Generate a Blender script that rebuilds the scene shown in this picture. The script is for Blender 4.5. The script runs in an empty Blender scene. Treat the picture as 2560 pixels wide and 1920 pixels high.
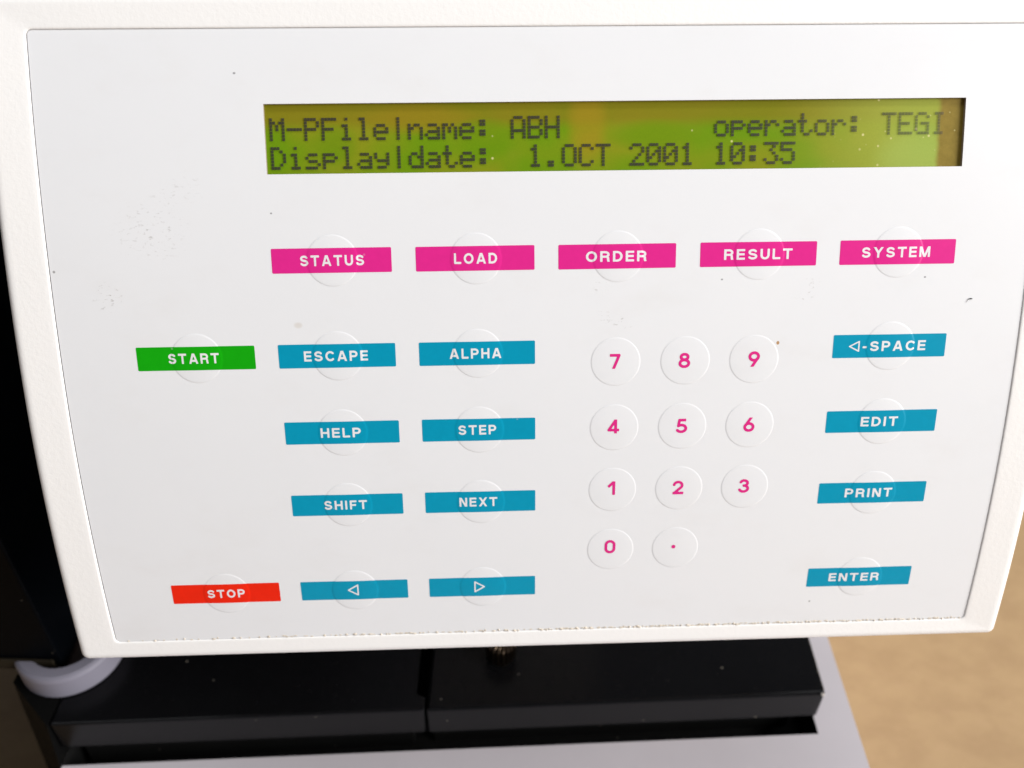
import bpy, bmesh, math, random
import numpy as np
from mathutils import Matrix, Vector

MM = 0.001
random.seed(7)
rng = np.random.default_rng(7)
scene = bpy.context.scene
COL = scene.collection

# ------------------------------------------------------------------ camera
TABLE_DROP = 395.0                       # camera height above the table, mm
PITCH, ROLL = math.radians(38.0), 0.02
cp, sp, cr, sr = math.cos(PITCH), math.sin(PITCH), math.cos(ROLL), math.sin(ROLL)
# rows: world X (right), Y (away), Z (up) written in camera axes (x right, y down, z forward)
Rz = np.array([[cr, -sr, 0], [sr, cr, 0], [0, 0, 1]])
W = np.stack([Rz @ np.array([1., 0, 0]), Rz @ np.array([0, -sp, cp]), Rz @ np.array([0, -cp, -sp])])

cam_d = bpy.data.cameras.new('camera')
cam = bpy.data.objects.new('camera', cam_d)
COL.objects.link(cam)
cam_d.sensor_width = 36.0
cam_d.sensor_fit = 'HORIZONTAL'
cam_d.lens = 36.0 * 2181.4 / 2560.0
cam_d.clip_start, cam_d.clip_end = 0.005, 50.0
Mc = Matrix.Identity(4)
axes = np.stack([W[:, 0], -W[:, 1], -W[:, 2]], 1)   # camera x, y(up), z(back) in world
for i in range(3):
    for j in range(3):
        Mc[i][j] = axes[i, j]
Mc[2][3] = TABLE_DROP * MM
cam.matrix_world = Mc
cam_d.dof.use_dof = True
cam_d.dof.focus_distance = 0.226
cam_d.dof.aperture_fstop = 11.0
scene.camera = cam

# ------------------------------------------------------------------ light
world = bpy.data.worlds.new('World')
scene.world = world
world.use_nodes = True
bg = world.node_tree.nodes['Background']
bg.inputs[0].default_value = (0.86, 0.90, 1.0, 1)
bg.inputs[1].default_value = 0.14


def area(name, loc, target, size, power, color, size_y=None):
    l = bpy.data.lights.new(name, 'AREA')
    l.energy, l.color, l.size = power, color, size
    if size_y:
        l.shape, l.size_y = 'RECTANGLE', size_y
    o = bpy.data.objects.new(name, l)
    COL.objects.link(o)
    o.location = loc
    d = Vector(target) - Vector(loc)
    o.rotation_euler = d.to_track_quat('-Z', 'Y').to_euler()
    return o


area('window_light', (2.05, -0.62, 1.08), (0.02, 0.17, 0.22), 1.6, 105.0, (1.0, 0.982, 0.965))
area('ceiling_light', (0.0, 0.30, 1.70), (0.0, 0.2, 0.25), 2.2, 13.0, (0.97, 0.985, 1.0), 0.25)
scene.view_settings.view_transform = 'Standard'
scene.view_settings.look = 'None'
scene.view_settings.gamma = 1.0
scene.view_settings.exposure = 0.0
scene.view_settings.use_curve_mapping = False


# ------------------------------------------------------------------ helpers
def link_mesh(name, verts, faces, mat, parent=None, smooth=False):
    me = bpy.data.meshes.new(name)
    me.from_pydata([tuple(v) for v in verts], [], [tuple(f) for f in faces])
    me.validate()
    if smooth:
        me.polygons.foreach_set('use_smooth', [True] * len(me.polygons))
    me.update()
    o = bpy.data.objects.new(name, me)
    COL.objects.link(o)
    if mat:
        me.materials.append(mat)
    if parent:
        o.parent = parent
    return o


def empty(name, loc=(0, 0, 0)):
    o = bpy.data.objects.new(name, None)
    COL.objects.link(o)
    o.location = loc
    o.empty_display_size = 0.01
    return o


def tag(o, label=None, cat=None, group=None, kind=None):
    if label: o['label'] = label
    if cat: o['category'] = cat
    if group: o['group'] = group
    if kind: o['kind'] = kind
    return o


class NT:
    """small node-tree writer"""
    def __init__(self, name):
        self.m = bpy.data.materials.new(name)
        self.m.use_nodes = True
        self.t = self.m.node_tree
        self.b = self.t.nodes['Principled BSDF']

    def n(self, typ, **kw):
        nd = self.t.nodes.new(typ)
        for k, v in kw.items():
            setattr(nd, k, v)
        return nd

    def l(self, a, b):
        self.t.links.new(a, b)

    def setin(self, sock, v):
        if hasattr(v, 'is_output'):
            self.l(v, sock)
        else:
            sock.default_value = v

    def math(self, op, a, b=0.0, c=None, clamp=False):
        nd = self.n('ShaderNodeMath', operation=op)
        nd.use_clamp = clamp
        self.setin(nd.inputs[0], a)
        self.setin(nd.inputs[1], b)
        if c is not None:
            self.setin(nd.inputs[2], c)
        return nd.outputs[0]

    def mix(self, fac, a, b):
        nd = self.n('ShaderNodeMix', data_type='RGBA')
        self.setin(nd.inputs[0], fac)
        self.setin(nd.inputs[6], a)
        self.setin(nd.inputs[7], b)
        return nd.outputs[2]

    def coord(self):
        if not hasattr(self, '_c'):
            self._c = self.n('ShaderNodeTexCoord').outputs['Object']
        return self._c

    def xyz(self):
        if not hasattr(self, '_x'):
            s = self.n('ShaderNodeSeparateXYZ')
            self.l(self.coord(), s.inputs[0])
            self._x = s.outputs
        return self._x

    def noise(self, scale, detail=3.0, rough=0.5, vec=None):
        nd = self.n('ShaderNodeTexNoise')
        self.l(vec or self.coord(), nd.inputs['Vector'])
        nd.inputs['Scale'].default_value = scale
        nd.inputs['Detail'].default_value = detail
        nd.inputs['Roughness'].default_value = rough
        return nd.outputs['Fac']

    def mapping(self, scale=(1, 1, 1), rot=(0, 0, 0), loc=(0, 0, 0)):
        nd = self.n('ShaderNodeMapping')
        self.l(self.coord(), nd.inputs[0])
        nd.inputs['Scale'].default_value = scale
        nd.inputs['Rotation'].default_value = rot
        nd.inputs['Location'].default_value = loc
        return nd.outputs[0]

    def step(self, v, lo, hi):
        nd = self.n('ShaderNodeMapRange', interpolation_type='SMOOTHSTEP')
        self.setin(nd.inputs['Value'], v)
        nd.inputs['From Min'].default_value = lo
        nd.inputs['From Max'].default_value = hi
        return nd.outputs['Result']

    def bump(self, h, strength=0.3, dist=0.0002):
        nd = self.n('ShaderNodeBump')
        self.l(h, nd.inputs['Height'])
        nd.inputs['Strength'].default_value = strength
        nd.inputs['Distance'].default_value = dist
        self.l(nd.outputs[0], self.b.inputs['Normal'])
        return nd

    def spots(self, scale, size, keep, vec=None):
        """sparse round specks: 1 inside a speck, 0 elsewhere"""
        v = self.n('ShaderNodeTexVoronoi')
        self.l(vec or self.coord(), v.inputs['Vector'])
        v.inputs['Scale'].default_value = scale
        s = self.n('ShaderNodeSeparateColor')
        self.l(v.outputs['Color'], s.inputs[0])
        near = self.step(v.outputs['Distance'], size, size * 0.45)
        return self.math('MULTIPLY', near, self.math('GREATER_THAN', s.outputs[0], 1 - keep))

    def blob(self, cx, cy, rx, ry, ang=0.0):
        """soft elliptical mask round a place on the object (mm)"""
        X, Y, _ = self.xyz()
        c, s = math.cos(ang), math.sin(ang)
        dx = self.math('SUBTRACT', X, cx * MM)
        dy = self.math('SUBTRACT', Y, cy * MM)
        u = self.math('ADD', self.math('MULTIPLY', dx, c / (rx * MM)), self.math('MULTIPLY', dy, s / (rx * MM)))
        v = self.math('ADD', self.math('MULTIPLY', dx, -s / (ry * MM)), self.math('MULTIPLY', dy, c / (ry * MM)))
        r2 = self.math('ADD', self.math('MULTIPLY', u, u), self.math('MULTIPLY', v, v))
        return self.step(r2, 1.0, 0.0)


def plain(name, col, rough=0.5, spec=0.5, var=0.06, vscale=60.0, bump=0.0, bscale=900.0, bdist=0.0001):
    k = NT(name)
    f = k.noise(vscale, 4.0, 0.6)
    a = tuple(c * (1 - var) for c in col) + (1,)
    b = tuple(min(1, c * (1 + var)) for c in col) + (1,)
    k.l(k.mix(f, a, b), k.b.inputs['Base Color'])
    k.b.inputs['Roughness'].default_value = rough
    k.b.inputs['Specular IOR Level'].default_value = spec
    if bump:
        k.bump(k.noise(bscale, 3.0, 0.55), bump, bdist)
    return k


# ------------------------------------------------------------------ materials
def mat_housing():
    k = plain('white_textured_plastic', (0.83, 0.815, 0.797), 0.5, 0.45, 0.015, 40)
    f1 = k.noise(900, 2.0, 0.5)
    f2 = k.noise(2300, 2.0, 0.5)
    h = k.math('ADD', k.math('MULTIPLY', f1, 0.7), k.math('MULTIPLY', f2, 0.3))
    k.bump(h, 0.3, 0.0002)
    dirt = k.spots(330, 0.13, 0.012)
    base = k.b.inputs['Base Color'].links[0].from_socket
    k.l(k.mix(k.math('MULTIPLY', dirt, 0.8), base, (0.08, 0.06, 0.05, 1)), k.b.inputs['Base Color'])
    return k.m


def mat_faceplate():
    k = NT('white_membrane_film')
    f = k.noise(25, 3.0)
    col = k.mix(f, (0.735, 0.74, 0.755, 1), (0.76, 0.763, 0.775, 1))
    # fine weave-like grain of the film
    g = k.noise(1400, 2.0, 0.6)
    col = k.mix(k.math('MULTIPLY', g, 0.05), col, (0.6, 0.6, 0.6, 1))
    # handling: faint warm smears round the keys
    sm = k.step(k.noise(38, 4.0, 0.62, k.mapping((1, 1.7, 1), (0, 0, .5))), 0.5, 0.8)
    col = k.mix(k.math('MULTIPLY', sm, 0.16), col, (0.64, 0.61, 0.585, 1))
    # loose specks all over
    sp_ = k.spots(150, 0.07, 0.024)
    col = k.mix(k.math('MULTIPLY', sp_, 0.62), col, (0.09, 0.08, 0.07, 1))
    # scuffed patches: (x, y-up, rx, ry, angle, strength)
    for cx, cy, rx, ry, an, st in ((-95, 4.5, 11, 8.5, 0.0, .42), (-107.5, -11.5, 4.5, 4.5, 0.0, .7),
                                   (20.5, -19.5, 5.5, 2.0, -0.4, .75), (17.5, -11.0, 3.2, 3.0, -0.3, .45),
                                   (70.5, -12.5, 5.0, 3.0, 0.9, .35), (-88, 14, 9, 5, 0.3, .25)):
        m = k.blob(cx, cy, rx, ry, an)
        vec = k.mapping((1.0, 1.9, 1.0), (0, 0, 0.35), (cx * MM, cy * MM, 0))
        n = k.step(k.noise(640, 3.0, 0.62, vec), 0.565, 0.70)
        col = k.mix(k.math('MULTIPLY', k.math('MULTIPLY', m, n), st), col, (0.30, 0.27, 0.25, 1))
    # faint yellow stain above ESCAPE, brown dot beside the 9 key
    col = k.mix(k.math('MULTIPLY', k.blob(-60.5, -19.4, 1.4, 1.0), 0.35), col, (0.5, 0.42, 0.32, 1))
    col = k.mix(k.math('MULTIPLY', k.step(k.blob(63.6, -26.2, .52, .62), .2, .5), 0.9), col, (0.42, 0.22, 0.07, 1))
    for px, py, r in ((-72.4, 42.1, .42), (-65.4, 8.7, .34), (48.1, -9.4, .36), (101, -9.6, .38)):
        col = k.mix(k.math('MULTIPLY', k.step(k.blob(px, py, r * 1.05, r * .8), .2, .6), 0.65), col, (0.08, 0.08, 0.08, 1))
    k.l(col, k.b.inputs['Base Color'])
    k.b.inputs['Roughness'].default_value = 0.25
    k.b.inputs['Specular IOR Level'].default_value = 0.33
    k.bump(k.noise(2600, 2.0, 0.5), 0.06, 0.00005)
    return k.m


def mat_ink(name, col, glossy=0.3):
    k = NT(name)
    f = k.noise(500, 3.0, 0.6)
    a = tuple(c * 0.94 for c in col) + (1,)
    b = tuple(min(1, c * 1.06) for c in col) + (1,)
    c = k.mix(f, a, b)
    wear = k.spots(420, 0.16, 0.02)
    c = k.mix(k.math('MULTIPLY', wear, 0.15), c, (0.75, 0.7, 0.72, 1))
    k.l(c, k.b.inputs['Base Color'])
    k.b.inputs['Roughness'].default_value = glossy
    k.b.inputs['Specular IOR Level'].default_value = 0.2
    k.bump(k.noise(2600, 2.0, 0.5), 0.06, 0.00005)
    return k.m


def mat_lcd():
    k = NT('green_liquid_crystal')
    X, Y, _ = k.xyz()
    n1 = k.noise(34, 2.0, 0.5, k.mapping((1, 1.4, 1), (0, 0, 0), (0.013, 0.031, 0)))
    n2 = k.noise(75, 2.0, 0.5, k.mapping((1, 1, 1), (0, 0, 0), (0.4, 0.2, 0)))
    c = k.mix(k.step(n1, 0.38, 0.62), (0.135, 0.262, 0.005, 1), (0.232, 0.25, 0.011, 1))
    c = k.mix(k.math('MULTIPLY', k.step(n2, 0.5, 0.7), 0.35), c, (0.25, 0.26, 0.02, 1))
    # warm room reflection along the upper edge, painted into the colour
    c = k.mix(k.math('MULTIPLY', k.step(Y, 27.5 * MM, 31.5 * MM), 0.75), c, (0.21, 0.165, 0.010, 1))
    # uneven room reflections put into the colour: amber patches, green pools, paler right end
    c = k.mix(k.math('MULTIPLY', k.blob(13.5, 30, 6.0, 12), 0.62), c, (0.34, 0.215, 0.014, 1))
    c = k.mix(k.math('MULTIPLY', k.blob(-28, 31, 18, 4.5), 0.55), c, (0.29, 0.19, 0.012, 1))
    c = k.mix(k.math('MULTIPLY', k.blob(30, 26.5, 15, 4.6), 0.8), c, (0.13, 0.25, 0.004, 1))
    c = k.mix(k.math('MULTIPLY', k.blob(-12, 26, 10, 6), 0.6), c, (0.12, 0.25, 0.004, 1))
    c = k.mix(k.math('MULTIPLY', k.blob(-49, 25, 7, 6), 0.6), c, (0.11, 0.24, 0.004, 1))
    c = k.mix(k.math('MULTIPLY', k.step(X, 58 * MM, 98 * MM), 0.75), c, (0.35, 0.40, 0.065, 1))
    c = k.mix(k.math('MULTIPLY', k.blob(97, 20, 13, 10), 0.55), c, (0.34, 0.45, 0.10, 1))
    # brown band with a wavy inner edge at the right end
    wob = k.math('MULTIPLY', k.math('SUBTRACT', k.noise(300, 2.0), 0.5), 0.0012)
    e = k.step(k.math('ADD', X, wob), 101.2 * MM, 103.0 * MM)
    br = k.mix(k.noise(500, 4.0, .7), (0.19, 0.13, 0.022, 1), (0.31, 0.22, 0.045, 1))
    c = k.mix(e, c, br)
    c = k.mix(k.math('MULTIPLY', k.noise(2200, 2.0, 0.7), 0.18), c, (0.06, 0.09, 0.004, 1))
    # dust
    d1 = k.spots(300, 0.13, 0.14)
    d2 = k.math('MULTIPLY', k.spots(620, 0.24, 0.14), k.step(X, 62 * MM, 100 * MM))
    d = k.math('MAXIMUM', d1, d2)
    c = k.mix(k.math('MULTIPLY', d, 0.75), c, (0.66, 0.60, 0.28, 1))
    k.l(c, k.b.inputs['Base Color'])
    k.b.inputs['Roughness'].default_value = 0.4
    k.b.inputs['Specular IOR Level'].default_value = 0.07
    return k.m


def mat_lcd_dot():
    k = NT('dark_lcd_dots')
    n = k.noise(120, 2.0)
    k.l(k.mix(n, (0.024, 0.028, 0.026, 1), (0.05, 0.04, 0.028, 1)), k.b.inputs['Base Color'])
    k.b.inputs['Roughness'].default_value = 0.4
    k.b.inputs['Specular IOR Level'].default_value = 0.3
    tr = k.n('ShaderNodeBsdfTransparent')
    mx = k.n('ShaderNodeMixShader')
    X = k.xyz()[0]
    k.l(k.math('SUBTRACT', 0.86, k.math('MULTIPLY', k.step(X, 50 * MM, 106 * MM), 0.36)), mx.inputs[0])  # dots turn paler to the right: glare painted into their opacity
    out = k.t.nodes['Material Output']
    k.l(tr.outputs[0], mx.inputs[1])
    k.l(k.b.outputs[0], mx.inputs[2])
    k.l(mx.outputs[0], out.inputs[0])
    return k.m


def mat_black(name, base, rough, spec):
    k = NT(name)
    f = k.noise(30, 3.0)
    c = k.mix(f, tuple(x * .85 for x in base) + (1,), tuple(x * 1.15 for x in base) + (1,))
    d = k.math('MAXIMUM', k.spots(230, 0.12, 0.03), k.spots(420, 0.15, 0.02))
    c = k.mix(k.math('MULTIPLY', d, 0.6), c, (0.30, 0.27, 0.22, 1))
    dust = k.step(k.noise(420, 5.0, 0.75), 0.6, 0.85)
    c = k.mix(k.math('MULTIPLY', dust, 0.10), c, (0.2, 0.18, 0.16, 1))
    k.l(c, k.b.inputs['Base Color'])
    r = k.n('ShaderNodeMapRange')
    k.l(k.noise(60, 4.0, .6), r.inputs[0])
    r.inputs['To Min'].default_value = rough * .8
    r.inputs['To Max'].default_value = rough * 1.25
    k.l(r.outputs[0], k.b.inputs['Roughness'])
    k.b.inputs['Specular IOR Level'].default_value = spec
    k.bump(k.noise(1500, 2.0), 0.08, 0.00005)
    return k.m


def mat_table():
    k = NT('beige_table_laminate')
    f = k.noise(45, 5.0, 0.65, k.mapping((1, 1.6, 1), (0, 0, 0.6)))
    g = k.noise(170, 3.0, 0.6, k.mapping((1, 1.8, 1), (0, 0, 0.6), (.3, .1, 0)))
    c = k.mix(k.step(f, 0.32, 0.68), (0.385, 0.25, 0.128, 1), (0.435, 0.29, 0.15, 1))
    c = k.mix(k.math('MULTIPLY', k.step(g, 0.45, 0.75), 0.3), c, (0.45, 0.29, 0.165, 1))
    k.l(c, k.b.inputs['Base Color'])
    k.b.inputs['Roughness'].default_value = 0.45
    return k.m


M_house = mat_housing()
M_face = mat_faceplate()
M_magenta = mat_ink('magenta_ink', (0.67, 0.020, 0.235))
M_digit = mat_ink('magenta_digit_ink', (0.66, 0.022, 0.215))
M_teal = mat_ink('teal_ink', (0.001, 0.27, 0.42))
M_green = mat_ink('green_ink', (0.006, 0.345, 0.003))
M_red = mat_ink('red_ink', (0.78, 0.017, 0.003))
M_letter = mat_ink('white_letter_ink', (0.74, 0.725, 0.735))
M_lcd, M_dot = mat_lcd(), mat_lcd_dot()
M_wall = plain('brown_cut_film_edge', (0.30, 0.24, 0.17), 0.7, 0.3, 0.3, 300).m
M_block = mat_black('black_satin_plastic', (0.0042, 0.0042, 0.0048), 0.24, 0.17)
M_dark = mat_black('matt_black_gap', (0.004, 0.004, 0.004), 0.7, 0.2)
M_smoke = mat_black('smoked_dark_acrylic', (0.0012, 0.0017, 0.0026), 0.45, 0.04)
M_lilac = plain('lilac_grey_paint', (0.545, 0.51, 0.54), 0.5, 0.4, 0.03, 70, 0.12, 1600, 0.0001).m
M_knob = plain('grey_lilac_plastic', (0.24, 0.23, 0.28), 0.45, 0.4, 0.04, 80).m
M_brass = NT('dull_brass')
M_brass.b.inputs['Base Color'].default_value = (0.075, 0.055, 0.038, 1)
M_brass.b.inputs['Metallic'].default_value = 1.0
M_brass.b.inputs['Roughness'].default_value = 0.3
M_brass = M_brass.m
M_glue = plain('dirty_glue_crumbs', (0.60, 0.53, 0.44), 0.7, 0.3, 0.4, 900).m
M_hair = plain('dark_fibre', (0.012, 0.01, 0.01), 0.6, 0.3).m
M_cheek = mat_black('dull_black_paint', (0.003, 0.003, 0.003), 0.6, 0.06)
M_edge = plain('olive_brown_edge', (0.020, 0.016, 0.010), 0.5, 0.15, 0.2, 200).m
M_recess = plain('dark_brown_recess', (0.035, 0.024, 0.022), 0.6, 0.2).m
M_chip = plain('glinting_chip', (0.55, 0.5, 0.46), 0.5, 0.5, .3, 900).m
M_table = mat_table()

# ------------------------------------------------------------------ table
link = link_mesh('table', [(-1.3, -0.9, 0), (1.3, -0.9, 0), (1.3, 1.5, 0), (-1.3, 1.5, 0),
                           (-1.3, -0.9, -.04), (1.3, -0.9, -.04), (1.3, 1.5, -.04), (-1.3, 1.5, -.04)],
                 [(0, 1, 2, 3), (7, 6, 5, 4), (0, 4, 5, 1), (1, 5, 6, 2), (2, 6, 7, 3), (3, 7, 4, 0)], M_table)
tag(link, kind='structure')

ZT = lambda drop: (TABLE_DROP - drop) * MM        # height above the table of a level `drop` mm below the camera


def prism(name, pts, z0, z1, mat, parent, bev=0.0, seg=3):
    """upright prism on an (x, y) outline in mm, bevelled"""
    bm = bmesh.new()
    bot = [bm.verts.new((x * MM, y * MM, z0)) for x, y in pts]
    top = [bm.verts.new((x * MM, y * MM, z1)) for x, y in pts]
    n = len(pts)
    bm.faces.new(top)
    bm.faces.new(bot[::-1])
    for i in range(n):
        j = (i + 1) % n
        bm.faces.new((bot[i], bot[j], top[j], top[i]))
    if bev:
        bmesh.ops.bevel(bm, geom=bm.edges[:], offset=bev * MM, segments=seg, affect='EDGES', profile=0.5)
    bmesh.ops.recalc_face_normals(bm, faces=bm.faces[:])
    me = bpy.data.meshes.new(name)
    bm.to_mesh(me)
    bm.free()
    me.materials.append(mat)
    o = bpy.data.objects.new(name, me)
    COL.objects.link(o)
    o.parent = parent
    return o


def lathe(name, prof, cx, cy, mat, parent, seg=72, teeth=0, depth=0.0):
    """profile (r mm, z m) turned about a vertical axis; optional knurled rim"""
    V, F = [], []
    for r, z in prof:
        for i in range(seg):
            a = 2 * math.pi * i / seg
            rr = r
            if teeth and r > prof[0][0]:
                rr = r - depth * (0.5 - 0.5 * math.cos(teeth * a))
            V.append(((cx + rr * math.cos(a)) * MM, (cy + rr * math.sin(a)) * MM, z))
    for k in range(len(prof) - 1):
        for i in range(seg):
            j = (i + 1) % seg
            F.append((k * seg + i, k * seg + j, (k + 1) * seg + j, (k + 1) * seg + i))
    F.append(tuple(range((len(prof) - 1) * seg, len(prof) * seg)))
    return link_mesh(name, V, F, mat, parent)


# ------------------------------------------------------------------ machine below the terminal
Z1, Z2 = ZT(290), ZT(312)
slope = lambda x: 181.0 + 0.0667 * (x - 30)       # front edge of the black covers, mm away from the camera
base = empty('instrument_base')
tag(base, 'pale lilac grey instrument base under the white terminal, with a black side', 'instrument')
# deck with a rectangular opening for the covers, made of four strips round the opening
hl, hr, hb = -163.19, 121.0, 420.0
hole = lambda x: 178.0 + 0.066 * (x - 33)
deckV = [(-163.2, -60), (136.7, -60), (136.7, 460), (-163.2, 460), (hl, hole(hl)), (hr, hole(hr)), (hr, hb), (hl, hb)]
V = [(x * MM, y * MM, Z2) for x, y in deckV] + [(x * MM, y * MM, 0.004) for x, y in deckV[:4]] + \
    [(x * MM, y * MM, Z2 - 0.025) for x, y in deckV[4:]]
F = [(0, 1, 5, 4), (1, 2, 6, 5), (2, 3, 7, 6), (3, 0, 4, 7),
     (1, 0, 8, 9), (2, 1, 9, 10), (3, 2, 10, 11), (0, 3, 11, 8),
     (12, 13, 14, 15)]
link_mesh('deck', V, F, M_lilac, base)
link_mesh('well_wall', V[4:8] + V[12:16], [(0, 1, 5, 4), (1, 2, 6, 5), (2, 3, 7, 6), (3, 0, 4, 7)], M_dark, base)
prism('well_floor', [(hl + .3, hole(hl) + .4), (hr - .3, hole(hr) + .4), (hr - .3, hb - 1), (hl + .3, hb - 1)],
      Z2 - 0.0248, Z2 - 0.016, M_dark, base)
# black side wall of the base: its front leans forward towards the table
ct = [(-183.6, 185.5, Z1 - .0006), (-163.5, 168.0, Z1 - .0006), (-163.5, 440, Z1 - .0006), (-184, 440, Z1 - .0006)]
cb = [(-179.8, 168.0, .003), (-163.5, 150.0, .003), (-163.5, 440, .003), (-184, 440, .003)]
V = [(x * MM, y * MM, z) for x, y, z in ct + cb]
link_mesh('side_wall', V, [(0, 1, 2, 3), (7, 6, 5, 4)] + [(i, i + 4, (i + 1) % 4 + 4, (i + 1) % 4) for i in range(4)], M_cheek, base)

right = empty('black_cover')
tag(right, 'black plastic cover block under the terminal, right of the seam, with a brass thumb screw', 'cover',
    'black cover blocks below the terminal')
prism('body', [(-29.0, slope(-29)), (119.8, slope(119.8) + .3), (121.0, 400), (-29.0, 400)], ZT(306), Z1, M_block, right, 1.3, 4)
prism('plinth', [(-28, 187), (114, 196), (114, 390), (-28, 390)], Z2 - .0158, ZT(305.8), M_dark, right)
lathe('thumb_screw', [(2.2, Z1 + .012), (3.0, Z1 + .012), (5.2, Z1 + .0112), (5.9, Z1 + .0102), (5.9, Z1 + .003), (4.0, Z1 + .003),
                      (4.0, Z1 - .001)][::-1], -2.2, 200.0, M_brass, right, 144, 18, 1.0)

V, F = [(118.3 * MM, 186.6 * MM, Z1 + .0004)], []
for i in range(9):
    a, r = 2 * math.pi * i / 9, random.uniform(.6, 1.05)
    V.append(((118.3 + r * math.cos(a)) * MM, (186.6 + r * math.sin(a)) * MM, Z1 + .00008))
    F.append((0, 1 + i, 1 + (i + 1) % 9))
link_mesh('chip_glint', V, F, M_chip, right)  # worn corner chip, its glint put into the pale colour
left = empty('black_cover')
tag(left, 'black plastic cover block left of the seam, carrying the pale grey disc', 'cover',
    'black cover blocks below the terminal')
prism('body', [(-163.0, slope(-163) + .4), (-29.6, slope(-29.6) + .4), (-29.6, 183.2), (-34.0, 183.0), (-34.0, 400), (-163.0, 400)],
      ZT(306), Z1 - .0004, M_block, left, 0.9, 3)

prism('plinth', [(-160, 175), (-36, 185), (-36, 390), (-160, 390)], Z2 - .0158, ZT(305.8), M_dark, left)
disc = empty('round_disc')
tag(disc, 'pale grey round disc on the left black block, half hidden by the terminal corner', 'disc')
lathe('disc_body', [(18.7, Z1 + .0003), (18.6, Z1 + .0085), (18.1, Z1 + .0098), (17.0, Z1 + .0104), (13.4, Z1 + .0104), (12.9, Z1 + .0098), (12.7, Z1 + .002)], -165.5, 197.7, M_knob, disc, 96)

lathe('disc_recess', [(12.6, Z1 + .0004), (12.6, Z1 + .0026), (12.0, Z1 + .003)], -165.5, 197.7, M_recess, disc, 72)
smoke = empty('dark_side_cover')
tag(smoke, 'glossy near-black side cover standing left of the white terminal', 'cover')
prism('shell', [(-330, 191), (-163.6, 188.0), (-164.5, 330), (-330, 335)], ZT(285), ZT(20), M_smoke, smoke, 1.0)
prism('lower_edge', [(-330, 189.6), (-166, 186.9), (-166, 188.0), (-330, 190.6)], ZT(285.0), ZT(279), M_edge, smoke, .4)
prism('inner_wall', [(-171.8, 262), (-95, 262), (-95, 325), (-172.0, 325)], ZT(288), ZT(60), M_smoke, smoke, .8)

# ------------------------------------------------------------------ the terminal: a gently curved panel
A1 = 0.00190323
Rp = np.array([0.20194969, -0.03333783, -0.01619])   # rotation vector of the panel seen from the camera
P_t = np.array([5.66081, -35.07125, 220.28902])


def rotvec(w):
    t = np.linalg.norm(w)
    k = w / t
    K = np.array([[0, -k[2], k[1]], [k[2], 0, -k[0]], [-k[1], k[0], 0]])
    return np.eye(3) + np.sin(t) * K + (1 - np.cos(t)) * K @ K


Rc = rotvec(Rp)
axL = W @ np.stack([Rc[:, 0], -Rc[:, 1], -Rc[:, 2]], 1)
org = W @ P_t
MT = Matrix.Identity(4)
for i in range(3):
    for j in range(3):
        MT[i][j] = axL[i, j]
    MT[i][3] = org[i] * MM
MT[2][3] += TABLE_DROP * MM
term = empty('operator_terminal')
term.matrix_world = MT
tag(term, 'white curved operator terminal with green two-line display and coloured membrane keys', 'control panel')


def S(x, s, h=0.0):
    """point of the panel: x across, s down along the curve, h out of it (mm -> m, local)"""
    x, s, h = np.broadcast_arrays(np.asarray(x, float), np.asarray(s, float), np.asarray(h, float))
    th = A1 * s
    return np.stack([x, -np.sin(th) / A1 - h * np.sin(th), -(1 - np.cos(th)) / A1 + h * np.cos(th)], -1) * MM


def rrect(x0, x1, s0, s1, r, n=(60, 44), nc=8):
    """closed outline, clockwise from top left; equal counts for every call"""
    P = []
    r = max(r, 1e-3)
    def arc(cx, cs, a0):
        for i in range(nc + 1):
            a = a0 + math.pi / 2 * i / nc
            P.append((cx + r * math.cos(a), cs + r * math.sin(a)))
    def seg(a, b, k):
        for i in range(1, k):
            P.append((a[0] + (b[0] - a[0]) * i / k, a[1] + (b[1] - a[1]) * i / k))
    arc(x0 + r, s0 + r, math.pi)
    seg((x0 + r, s0), (x1 - r, s0), n[0])
    arc(x1 - r, s0 + r, 1.5 * math.pi)
    seg((x1, s0 + r), (x1, s1 - r), n[1])
    arc(x1 - r, s1 - r, 0)
    seg((x1 - r, s1), (x0 + r, s1), n[0])
    arc(x0 + r, s1 - r, .5 * math.pi)
    seg((x0, s1 - r), (x0, s0 + r), n[1])
    return np.array(P)


def taper(P):
    """sides draw in a little towards the bottom"""
    P = P.copy()
    k = np.clip((P[:, 1] - 40) / 78, 0, 1) ** 1.5
    P[:, 0] -= np.sign(P[:, 0]) * k * np.where(P[:, 0] < 0, 0.9, 0.6) * np.clip(np.abs(P[:, 0]) / 110, 0, 1)
    return P


FX0, FX1, FS0, FS1 = -121.15, 127.45, -52.55, 112.3
HX0, HX1, HS0, HS1 = -132.1, 138.1, -60.6, 118.4
inn = lambda g: taper(rrect(FX0 - g, FX1 + g, FS0 - g, FS1 + g, 1.3 + g))
out = lambda d: taper(rrect(HX0 + d, HX1 - d, HS0 + d, HS1 - d, max(2.4 - d, .3)))
rings = [(inn(.10), -1.3), (inn(.10), .05), (inn(.16), .17), (inn(.32), .26), (inn(.75), .30)]
I, O = inn(.75), out(1.9)
for q in (.15, .3, .45, .6, .75, .9):
    rings.append((I + (O - I) * q, .30 + .3 * q))
rings += [(out(1.9), .60), (out(1.2), .50), (out(.6), .20), (out(.2), -.35), (out(0), -1.1), (out(0), -2.5), (out(.5), -8.0),
          (out(4.5), -26.0), (out(7.0), -28.0)]
V = np.concatenate([S(r[:, 0], r[:, 1], h) for r, h in rings])
n = len(rings[0][0])
F = []
for k in range(len(rings) - 1):
    for i in range(n):
        j = (i + 1) % n
        F.append((k * n + i, k * n + j, (k + 1) * n + j, (k + 1) * n + i))
F.append(tuple((len(rings) - 1) * n + i for i in range(n)))
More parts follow.
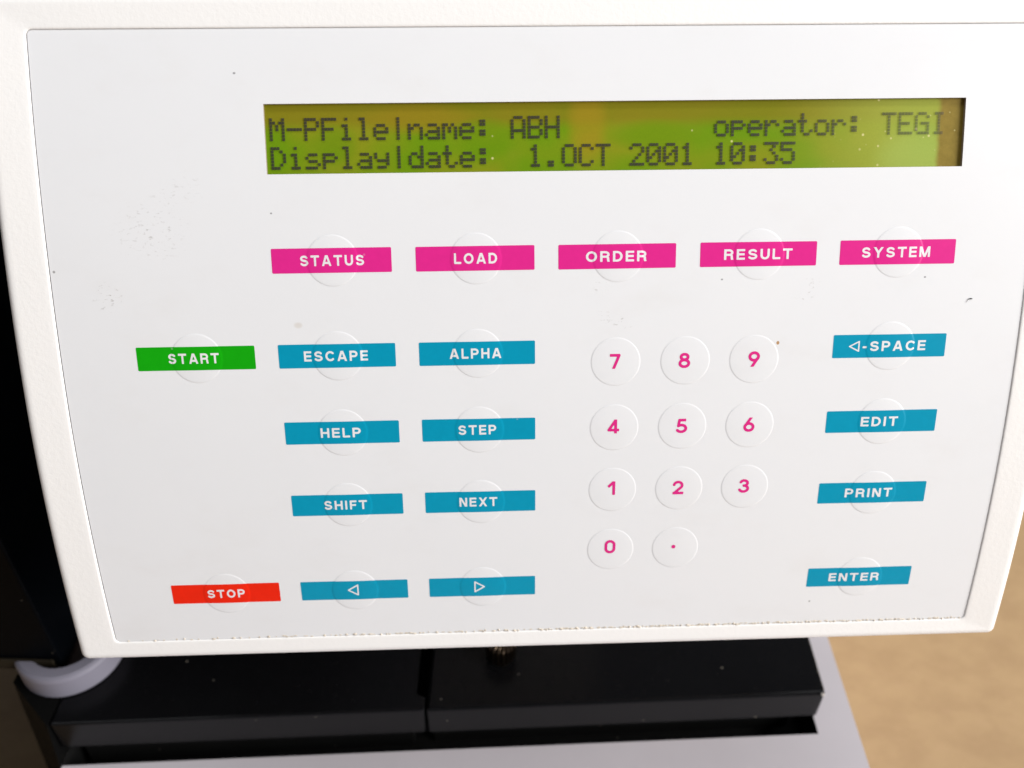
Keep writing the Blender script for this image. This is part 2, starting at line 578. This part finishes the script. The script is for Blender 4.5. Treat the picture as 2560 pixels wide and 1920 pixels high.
housing = link_mesh('housing', V, F, M_house, term, True)

# support arm behind the housing, down to the covers
bm = bmesh.new()
arm_lo, arm_hi = [], []
for (x, y) in ((-40, 250), (40, 250), (40, 300), (-40, 300)):
    arm_lo.append(bm.verts.new((x * MM, y * MM, Z1 + .0005)))
for (x, y) in ((-40, 206), (40, 206), (40, 245), (-40, 245)):
    arm_hi.append(bm.verts.new((x * MM, y * MM, ZT(150))))
bm.faces.new(arm_hi)
bm.faces.new(arm_lo[::-1])
for i in range(4):
    j = (i + 1) % 4
    bm.faces.new((arm_lo[i], arm_lo[j], arm_hi[j], arm_hi[i]))
bmesh.ops.transform(bm, matrix=MT.inverted(), verts=bm.verts[:])
bmesh.ops.bevel(bm, geom=bm.edges[:], offset=.002, segments=2, affect='EDGES')
bmesh.ops.recalc_face_normals(bm, faces=bm.faces[:])
me = bpy.data.meshes.new('support_arm')
bm.to_mesh(me); bm.free()
me.materials.append(M_house)
o = bpy.data.objects.new('support_arm', me)
COL.objects.link(o); o.parent = term

# faceplate: one film with the display window cut out
DX0, DX1, DS0, DS1 = -65.8, 108.3, -34.85, -18.12
s_lines = list(np.linspace(FS0 - .0, DS0, 26)) + list(np.linspace(DS0, DS1, 16)[1:]) + list(np.linspace(DS1, FS1, 130)[1:])
s_lines[0] = FS0
extra = [FS0 + .15, FS0 + .4, FS0 + .8, FS1 - .15, FS1 - .4, FS1 - .8]
s_lines = sorted(s_lines + extra)
xs_u = np.concatenate([np.linspace(0, 1, 40), 1 + np.linspace(0, 1, 90)[1:], 2 + np.linspace(0, 1, 20)[1:]])
V, idx = [], {}
R0 = 1.25
for i, s in enumerate(s_lines):
    d = min(s - FS0, FS1 - s)
    cut = R0 - math.sqrt(max(0, R0 * R0 - (R0 - d) ** 2)) if d < R0 else 0.0
    pl = taper(np.array([[FX0, s], [FX1, s]]))
    xl, xr = pl[0, 0] + cut + .17, pl[1, 0] - cut + .075
    kx = np.where(xs_u <= 1, xl + (DX0 - xl) * xs_u, np.where(xs_u <= 2, DX0 + (DX1 - DX0) * (xs_u - 1), DX1 + (xr - DX1) * (xs_u - 2)))
    V.append(S(kx, s, 0.0))
nx = len(xs_u)
V = np.concatenate(V)
F = []
for i in range(len(s_lines) - 1):
    sm = .5 * (s_lines[i] + s_lines[i + 1])
    for j in range(nx - 1):
        um = .5 * (xs_u[j] + xs_u[j + 1])
        if DS0 < sm < DS1 and 1 < um < 2:
            continue
        F.append((i * nx + j, (i + 1) * nx + j, (i + 1) * nx + j + 1, i * nx + j + 1))
face = link_mesh('faceplate', V, F, M_face, term, True)

# display: recessed glass, window edge, two lines of dot-matrix characters
DEP = -0.9
xs = np.linspace(DX0 - 3, DX1 + 3, 40)
ss = np.linspace(DS0 - 2.5, DS1 + 2.5, 8)
V = np.concatenate([S(xs, s, DEP) for s in ss])
F = [(i * 40 + j, (i + 1) * 40 + j, (i + 1) * 40 + j + 1, i * 40 + j + 1) for i in range(7) for j in range(39)]
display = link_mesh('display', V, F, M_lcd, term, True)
wl = rrect(DX0, DX1, DS0, DS1, .05)
V = np.concatenate([S(wl[:, 0], wl[:, 1], h) for h in (-.004, -.89)])
n = len(wl)
link_mesh('window_edge', V, [(i, (i + 1) % n, n + (i + 1) % n, n + i) for i in range(n)], M_wall, display)

GL = {
 'M': '#...#/##.##/#.#.#/#.#.#/#...#/#...#/#...#', '-': '...../...../...../#####/...../...../.....',
 'P': '####./#...#/#...#/####./#..../#..../#....', 'F': '#####/#..../#..../####./#..../#..../#....',
 'i': '..#../...../.##../..#../..#../..#../.###.', 'l': '.##../..#../..#../..#../..#../..#../.###.',
 'e': '...../...../.###./#...#/#####/#..../.###.', '|': '..#../..#../..#../..#../..#../..#../..#..',
 'n': '...../...../#.##./##..#/#...#/#...#/#...#', 'a': '...../...../.###./....#/.####/#...#/.####',
 'm': '...../...../##.#./#.#.#/#.#.#/#...#/#...#', ':': '...../.##../.##../...../.##../.##../.....',
 'A': '.###./#...#/#...#/#...#/#####/#...#/#...#', 'B': '####./#...#/#...#/####./#...#/#...#/####.',
 'H': '#...#/#...#/#...#/#####/#...#/#...#/#...#', 'o': '...../...../.###./#...#/#...#/#...#/.###.',
 'p': '...../...../####./#...#/####./#..../#....', 'r': '...../...../#.##./##..#/#..../#..../#....',
 't': '.#.../.#.../###../.#.../.#.../.#..#/..##.', 'T': '#####/..#../..#../..#../..#../..#../..#..',
 'E': '#####/#..../#..../####./#..../#..../#####', 'G': '.###./#...#/#..../#.###/#...#/#...#/.####',
 'I': '.###./..#../..#../..#../..#../..#../.###.', 'D': '###../#..#./#...#/#...#/#...#/#..#./###..',
 's': '...../...../.###./#..../.###./....#/####.', 'y': '...../...../#...#/#...#/.####/....#/.###.',
 'd': '....#/....#/.##.#/#..##/#...#/#...#/.####', '1': '..#../.##../..#../..#../..#../..#../.###.',
 '.': '...../...../...../...../...../.##../.##..', 'O': '.###./#...#/#...#/#...#/#...#/#...#/.###.',
 'C': '.###./#...#/#..../#..../#..../#...#/.###.', '2': '.###./#...#/....#/...#./..#../.#.../#####',
 '0': '.###./#...#/#..##/#.#.#/##..#/#...#/.###.', '3': '#####/...#./..#../...#./....#/#...#/.###.',
 '5': '#####/#..../####./....#/....#/#...#/.###.'}
for text, s_top in (('M-PFile|name: ABH' + ' ' * 9 + 'operator: TEGI', -31.57), ('Display|date:  1.OCT 2001 10:35', -24.70)):
    k0 = 0
    for word in text.split(' '):
        V, F = [], []
        for k, ch in enumerate(word, k0):
            for r, row in enumerate(GL[ch].split('/')):
                for c, v in enumerate(row):
                    if v != '#': continue
                    x0, s0 = -64.69 + k * 4.229 + c * .742, s_top + r * .79
                    b = len(V)
                    V += list(S([x0, x0 + .665, x0 + .665, x0], [s0, s0, s0 + .70, s0 + .70], DEP + .22))
                    F.append((b + 3, b + 2, b + 1, b))
        if V:
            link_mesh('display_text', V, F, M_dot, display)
        k0 += len(word) + 1

# ------------------------------------------------------------------ lettering as stroked outlines
def el(cx, cy, rx, ry, a0, a1, n=28):
    return [(cx + rx * math.cos(math.radians(a0 + (a1 - a0) * i / n)), cy + ry * math.sin(math.radians(a0 + (a1 - a0) * i / n))) for i in range(n + 1)]


w_ = .099
t_, b_ = 1 - w_, w_
LET = {  # advance width, strokes (capital height 1)
 'S': (.82, [el(.41, .70, .275, .192, 18, 250) + el(.41, .302, .30, .194, 62, -162)]),
 'T': (.80, [[(0, t_), (.80, t_)], [(.40, t_), (.40, 0)]]),
 'A': (.92, [[(.085, -.06), (.445, 1.02)], [(.835, -.06), (.475, 1.02)], [(.2, .285), (.72, .285)]]),
 'U': (.80, [[(w_, 1), (w_, .38)] + el(.40, .38, .292, .278, 180, 360) + [(.80 - w_, .38), (.80 - w_, 1)]]),
 'L': (.67, [[(w_, 1), (w_, b_), (.67, b_)]]),
 'O': (.95, [el(.475, .5, .365, .396, 0, 360, 56)]),
 'D': (.82, [[(w_, b_), (w_, t_), (.38, t_)] + el(.38, .5, .33, .392, 90, -90) + [(.38, b_), (w_, b_)], [(w_, 0), (w_, 1)]]),
 'R': (.82, [[(w_, 0), (w_, 1)], [(w_, t_), (.46, t_)] + el(.46, .685, .225, .207, 90, -90) + [(.46, .478), (w_, .478)],
             [(.44, .478)] + el(.50, .30, .165, .178, 90, 10) + [(.672, .16), (.71, 0)]]),
 'E': (.71, [[(w_, 0), (w_, 1)], [(w_, t_), (.70, t_)], [(w_, .51), (.66, .51)], [(w_, b_), (.71, b_)]]),
 'Y': (.88, [[(.06, 1.06), (.44, .46)], [(.82, 1.06), (.44, .46)], [(.44, .52), (.44, 0)]]),
 'M': (1.0, [[(w_, 0), (w_, 1)], [(1 - w_, 0), (1 - w_, 1)], [(.12, 1.03), (.5, .02)], [(.88, 1.03), (.5, .02)]]),
 'C': (.88, [el(.47, .5, .362, .396, 40, 320, 44)]),
 'P': (.77, [[(w_, 0), (w_, 1)], [(w_, t_), (.43, t_)] + el(.43, .672, .232, .22, 90, -90) + [(.43, .452), (w_, .452)]]),
 'H': (.80, [[(w_, 0), (w_, 1)], [(.80 - w_, 0), (.80 - w_, 1)], [(w_, .51), (.80 - w_, .51)]]),
 'X': (.86, [[(.08, -.05), (.78, 1.05)], [(.78, -.05), (.08, 1.05)]]),
 'N': (.80, [[(w_, 0), (w_, 1)], [(.80 - w_, 0), (.80 - w_, 1)], [(.12, 1.0), (.68, 0)]]),
 'F': (.67, [[(w_, 0), (w_, 1)], [(w_, t_), (.67, t_)], [(w_, .49), (.60, .49)]]),
 'I': (.216, [[(w_, 0), (w_, 1)]]),
 '-': (.42, [[(.04, .40), (.38, .40)]]),
 '<': (1.0, [[(.93, .5), (.93, .98), (.08, .5), (.93, .02), (.93, .5)]]),
 '>': (1.0, [[(.07, .5), (.07, .98), (.92, .5), (.07, .02), (.07, .5)]]),
}
d_ = .095
DIG = {
 '7': (.72, [[(.0, 1 - d_), (.62, 1 - d_), (.22, -.05)]]),
 '8': (.78, [el(.39, .735, .235, .178, 0, 360, 44), el(.39, .312, .298, .222, 0, 360, 48)]),
 '9': (.78, [el(.39, .665, .295, .243, 0, 360, 48), [(.665, .60), (.24, -.04)]]),
 '4': (.80, [[(.56, -.02), (.56, .96), (.09, .245), (.80, .245)]]),
 '5': (.78, [[(.68, 1 - d_), (.24, 1 - d_), (.175, .50)] + el(.38, .325, .31, .235, 128, -155, 40)]),
 '6': (.78, [el(.39, .335, .295, .243, 0, 360, 48), [(.115, .40), (.54, 1.04)]]),
 '1': (.55, [[(.44, 0), (.44, 1)], [(.44, .96), (.06, .60)]]),
 '2': (.78, [el(.38, .665, .285, .243, 175, -35, 36) + [(.12, d_)], [(.02, d_), (.77, d_)]]),
 '3': (.78, [el(.40, .715, .25, .193, 165, -95, 36), el(.39, .312, .30, .222, 95, -165, 40)]),
 '0': (.76, [[(d_, .36)] + el(.38, .36, .288, .268, 180, 360, 28) + [(.668, .64)] + el(.38, .64, .288, .268, 0, 180, 28) + [(d_, .36)]]),
}


def poly_sdf(X, Y, pts, hw):
    """distance to a stroke with flat ends"""
    best = np.full(X.shape, 9.0)
    closed = math.dist(pts[0], pts[-1]) < 1e-6
    m = len(pts) - 1
    for i in range(m):
        (ax, ay), (bx, by) = pts[i], pts[i + 1]
        L = math.hypot(bx - ax, by - ay)
        if L < 1e-6: continue
        ux, uy = (bx - ax) / L, (by - ay) / L
        px, py = X - ax, Y - ay
        al = px * ux + py * uy
        pe = np.abs(-px * uy + py * ux)
        t = np.clip(al, 0, L)
        d = np.hypot(pe, al - t) - hw
        if not closed and i == 0:
            d = np.where(al < 0, np.maximum(pe - hw, -al), d)
        if not closed and i == m - 1:
            d = np.where(al > L, np.maximum(pe - hw, al - L), d)
        best = np.minimum(best, d)
    return best


def outline_mesh(strokes, width, hw, clip=True, res=.03):
    """marching squares over the strokes' distance field: clean union outline, finely divided"""
    xs = np.arange(-.12, width + .12 + res, res)
    ys = np.arange(-.12, 1.12 + res, res)
    X, Y = np.meshgrid(xs, ys)
    D = np.full(X.shape, 9.0)
    for st in strokes:
        D = np.minimum(D, poly_sdf(X, Y, st, hw))
    if clip:
        D = np.maximum(D, np.maximum(Y - 1, -Y))
    V, F, key = [], [], {}
    def vert(k, x, y):
        if k not in key:
            key[k] = len(V)
            V.append((x, y))
        return key[k]
    ny, nx_ = D.shape
    for i in range(ny - 1):
        for j in range(nx_ - 1):
            c = ((i, j), (i, j + 1), (i + 1, j + 1), (i + 1, j))
            dv = [D[q] for q in c]
            if min(dv) >= 0: continue
            poly = []
            for q in range(4):
                a, b = c[q], c[(q + 1) % 4]
                da, db = dv[q], dv[(q + 1) % 4]
                if da < 0:
                    poly.append(vert(a, xs[a[1]], ys[a[0]]))
                if (da < 0) != (db < 0):
                    t = da / (da - db)
                    k = (min(a, b), max(a, b))
                    poly.append(vert(k, xs[a[1]] + t * (xs[b[1]] - xs[a[1]]), ys[a[0]] + t * (ys[b[0]] - ys[a[0]])))
            if len(set(poly)) >= 3:
                F.append(tuple(dict.fromkeys(poly)))
    return np.array(V), F


_cache = {}
def glyph(ch, table, hw, clip=True):
    if (ch, hw) not in _cache:
        wd, st = table[ch]
        _cache[(ch, hw)] = (wd,) + outline_mesh(st, wd, hw, clip)
    return _cache[(ch, hw)]


# ------------------------------------------------------------------ keys
DXC = [21.07, 39.34, 57.52]
BR, STEP, DOME = 6.55, .045, .09


def swell(x, s, c):
    r = np.hypot(np.asarray(x) - c[0], np.asarray(s) - c[1])
    q = np.clip((BR - r) / .34, 0, 1)
    return STEP * q * q * (3 - 2 * q) + DOME * (1.0 if any(abs(c[0] - d) < .01 for d in DXC) else 1.5) * np.clip(1 - (r / BR) ** 2, 0, 1) ** .9


def make_button(c, label):
    """pressed-out round key dome"""
    rad = [0, .12, .25, .38, .5, .6, .7, .78, .84, .885, .915] + [(BR - .34 * q) / BR for q in (1, .85, .7, .55, .4, .25, .12, 0)]
    rad = sorted(set(rad))
    seg = 96
    V = [S(c[0], c[1], swell(c[0], c[1], c) + .012)]
    for r in rad[1:]:
        a = np.linspace(0, 2 * np.pi, seg, endpoint=False)
        x, s = c[0] + r * BR * np.cos(a), c[1] + r * BR * np.sin(a)
        V += list(S(x, s, swell(x, s, c) + .012))
    F = [(0, 1 + (i + 1) % seg, 1 + i) for i in range(seg)]
    for k in range(len(rad) - 2):
        for i in range(seg):
            j = (i + 1) % seg
            F.append((1 + k * seg + i, 1 + k * seg + j, 1 + (k + 1) * seg + j, 1 + (k + 1) * seg + i))
    o = link_mesh('button', V, F, M_face, term, True)
    o['label'] = label
    return o


def make_bar(btn, c, x0, s0, wd, ht, mat):
    nx_, ns = 150, 30
    rr = .22
    V = []
    jit = [random.uniform(-.04, .04) for _ in range(4)]
    for i in range(ns + 1):
        v = i / ns
        d = min(v, 1 - v) * ht
        cut = rr - math.sqrt(max(0, rr * rr - (rr - d) ** 2)) if d < rr else 0
        x = np.linspace(x0 + cut, x0 + wd - cut, nx_ + 1)
        u = (x - x0) / wd
        s = s0 + v * ht + jit[0] * (1 - u) * (1 - v) + jit[1] * u * (1 - v) + jit[2] * u * v + jit[3] * (1 - u) * v
        V += list(S(x, s, swell(x, s, c) + .03))
    m = nx_ + 1
    F = [(i * m + j, (i + 1) * m + j, (i + 1) * m + j + 1, i * m + j + 1) for i in range(ns) for j in range(nx_)]
    return link_mesh('label_bar', V, F, mat, btn, True)


def make_lettering(btn, c, text, xa, xb, sc, cap, mat, table=LET, hw=w_, gap=.24, lift=.05, name='lettering'):
    V, F, pen = [], [], 0.0
    items = []
    for ch in text:
        tri = ch in '<>'
        wd, P, f = glyph(ch, table, .062 if tri else hw, not tri)
        items.append((pen, P, f, tri))
        pen += wd + gap
    total = pen - gap
    sx = (xb - xa) / total
    b = 0
    for off, P, f, tri in items:
        x = xa + (off + P[:, 0]) * sx
        s = sc - (P[:, 1] - .5) * cap
        V += list(S(x, s, swell(x, s, c) + lift))
        F += [tuple(b + i for i in q) for q in f]
        b = len(V)
    return link_mesh(name, V, F, mat, btn, True)


ROW = [0, 24.44, 45.29, 66.30, 93.45]
CX = [-102.02, -66.06, -30.0, 6.05, 42.26, 78.30]
BW, BH = 30.0, 6.205
KEYS = [('STATUS', 0, 1, -59.0, -42.94, M_magenta, 'magenta'), ('LOAD', 0, 2, -20.36, -9.46, M_magenta, 'magenta'),
        ('ORDER', 0, 3, 13.02, 28.57, M_magenta, 'magenta'), ('RESULT', 0, 4, 48.4, 65.98, M_magenta, 'magenta'),
        ('SYSTEM', 0, 5, 83.96, 101.76, M_magenta, 'magenta'),
        ('START', 1, 0, -94.14, -81.23, M_green, 'green'), ('ESCAPE', 1, 1, -59.58, -43.21, M_teal, 'teal'),
        ('ALPHA', 1, 2, -22.16, -8.76, M_teal, 'teal'), ('<-SPACE', 1, 5, 82.46, 102.94, M_teal, 'teal'),
        ('HELP', 2, 1, -56.74, -46.16, M_teal, 'teal'), ('STEP', 2, 2, -20.47, -10.41, M_teal, 'teal'),
        ('EDIT', 2, 5, 87.73, 97.77, M_teal, 'teal'),
        ('SHIFT', 3, 1, -57.42, -45.8, M_teal, 'teal'), ('NEXT', 3, 2, -20.73, -10.42, M_teal, 'teal'),
        ('PRINT', 3, 5, 85.73, 98.86, M_teal, 'teal'),
        ('STOP', 4, 0, -92.22, -81.79, M_red, 'red'), ('<', 4, 1, -53.05, -49.9, M_teal, 'teal'),
        ('>', 4, 2, -17.3, -14.2, M_teal, 'teal'), ('ENTER', 4, 5, 84.53, 99.1, M_teal, 'teal')]
for text, r, cidx, xa, xb, mat, cname in KEYS:
    c = (CX[cidx] + BW / 2 + .15, ROW[r] + BH / 2 + .05)
    say = {'<': 'left arrow', '>': 'right arrow', '<-SPACE': 'arrow-SPACE'}.get(text, text)
    b = make_button(c, 'round membrane key with %s %s bar' % (cname, say))
    make_bar(b, c, CX[cidx], ROW[r], BW, BH, mat)
    if text in '<>':
        make_lettering(b, c, text, xa, xb, ROW[r] + BH / 2 - .1, 3.4, M_letter)
    else:
        make_lettering(b, c, text, xa, xb, ROW[r] + BH / 2, 2.68, M_letter, gap=.25)

DSC = [30.48, 48.59, 66.71, 85.29]
DG = {'7': (19.60, 22.35, 28.34, 32.34), '8': (37.62, 40.68, 28.42, 32.48), '9': (56.02, 59.05, 28.34, 32.49),
      '4': (19.29, 22.40, 46.29, 50.24), '5': (37.62, 40.70, 46.47, 50.52), '6': (55.87, 58.88, 46.51, 50.57),
      '1': (19.70, 21.88, 64.19, 68.24), '2': (37.63, 40.66, 64.46, 68.53), '3': (55.73, 58.77, 64.44, 68.51),
      '0': (19.43, 22.47, 82.30, 86.54)}
for i, rowtxt in enumerate(('789', '456', '123', '0.')):
    for j, ch in enumerate(rowtxt):
        c = (DXC[j], DSC[i])
        b = make_button(c, 'round white membrane key marked %s' % ('with a dot' if ch == '.' else ch))
        if ch == '.':
            a = np.linspace(0, 2 * np.pi, 32, endpoint=False)
            x, s = 38.86 + .56 * np.cos(a), 84.9 + .58 * np.sin(a)
            V = [S(38.86, 84.9, swell(38.86, 84.9, c) + .05)] + list(S(x, s, swell(x, s, c) + .05))
            link_mesh('lettering', V, [(0, 1 + (q + 1) % 32, 1 + q) for q in range(32)], M_digit, b, True)
        else:
            xa, xb, sa, sb = DG[ch]
            make_lettering(b, c, ch, xa, xb, (sa + sb) / 2, sb - sa, M_digit, DIG, d_)

# ------------------------------------------------------------------ glue crumbs along the lower joint
V, F = [], []
x = -119.0
while x < 125.5:
    dens = .35 if x < -60 else (.6 if x < 0 else 1.0)
    x += random.uniform(.35, 1.5) / dens
    L, Hh, Wd = random.uniform(.25, 1.5), random.uniform(.10, .40), random.uniform(.18, .42)
    s0 = FS1 - random.uniform(.0, .45)
    b = len(V)
    segs = 7
    for i in range(segs + 1):
        u = i / segs
        k = math.sin(math.pi * min(max(u, .04), .96)) ** .6 * random.uniform(.75, 1.1)
        for dx, ds, dh in ((0, -Wd * k, 0), (0, -.3 * Wd * k, Hh * k), (0, .4 * Wd * k, Hh * .8 * k), (0, Wd * k, 0)):
            V.append(tuple(S(x + L * u, s0 + ds, dh + .01)))
    for i in range(segs):
        for q in range(3):
            F.append((b + i * 4 + q, b + i * 4 + q + 1, b + i * 4 + q + 5, b + i * 4 + q + 4))
tag(link_mesh('glue_residue', V, F, M_glue, term, True), kind='stuff')

# a short hair lying on the film
pts = [(112.6, 16.4), (112.75, 15.9), (112.95, 15.55), (113.3, 15.42), (113.7, 15.40), (114.05, 15.42)]
V, F = [], []
for k, (x, s) in enumerate(pts):
    rr = (.05, .07, .08, .11, .17, .08)[k]
    for q in range(6):
        a = 2 * math.pi * q / 6
        V.append(tuple(S(x + rr * .3 * math.cos(a), s + rr * math.cos(a), .12 + rr * .6 * math.sin(a))))
for k in range(len(pts) - 1):
    for q in range(6):
        F.append((k * 6 + q, k * 6 + (q + 1) % 6, (k + 1) * 6 + (q + 1) % 6, (k + 1) * 6 + q))
hair = link_mesh('hair', [tuple(MT @ Vector(v)) for v in V], F, M_hair)
tag(hair, 'short bent dark hair lying on the white panel between the SYSTEM and SPACE keys', 'hair')
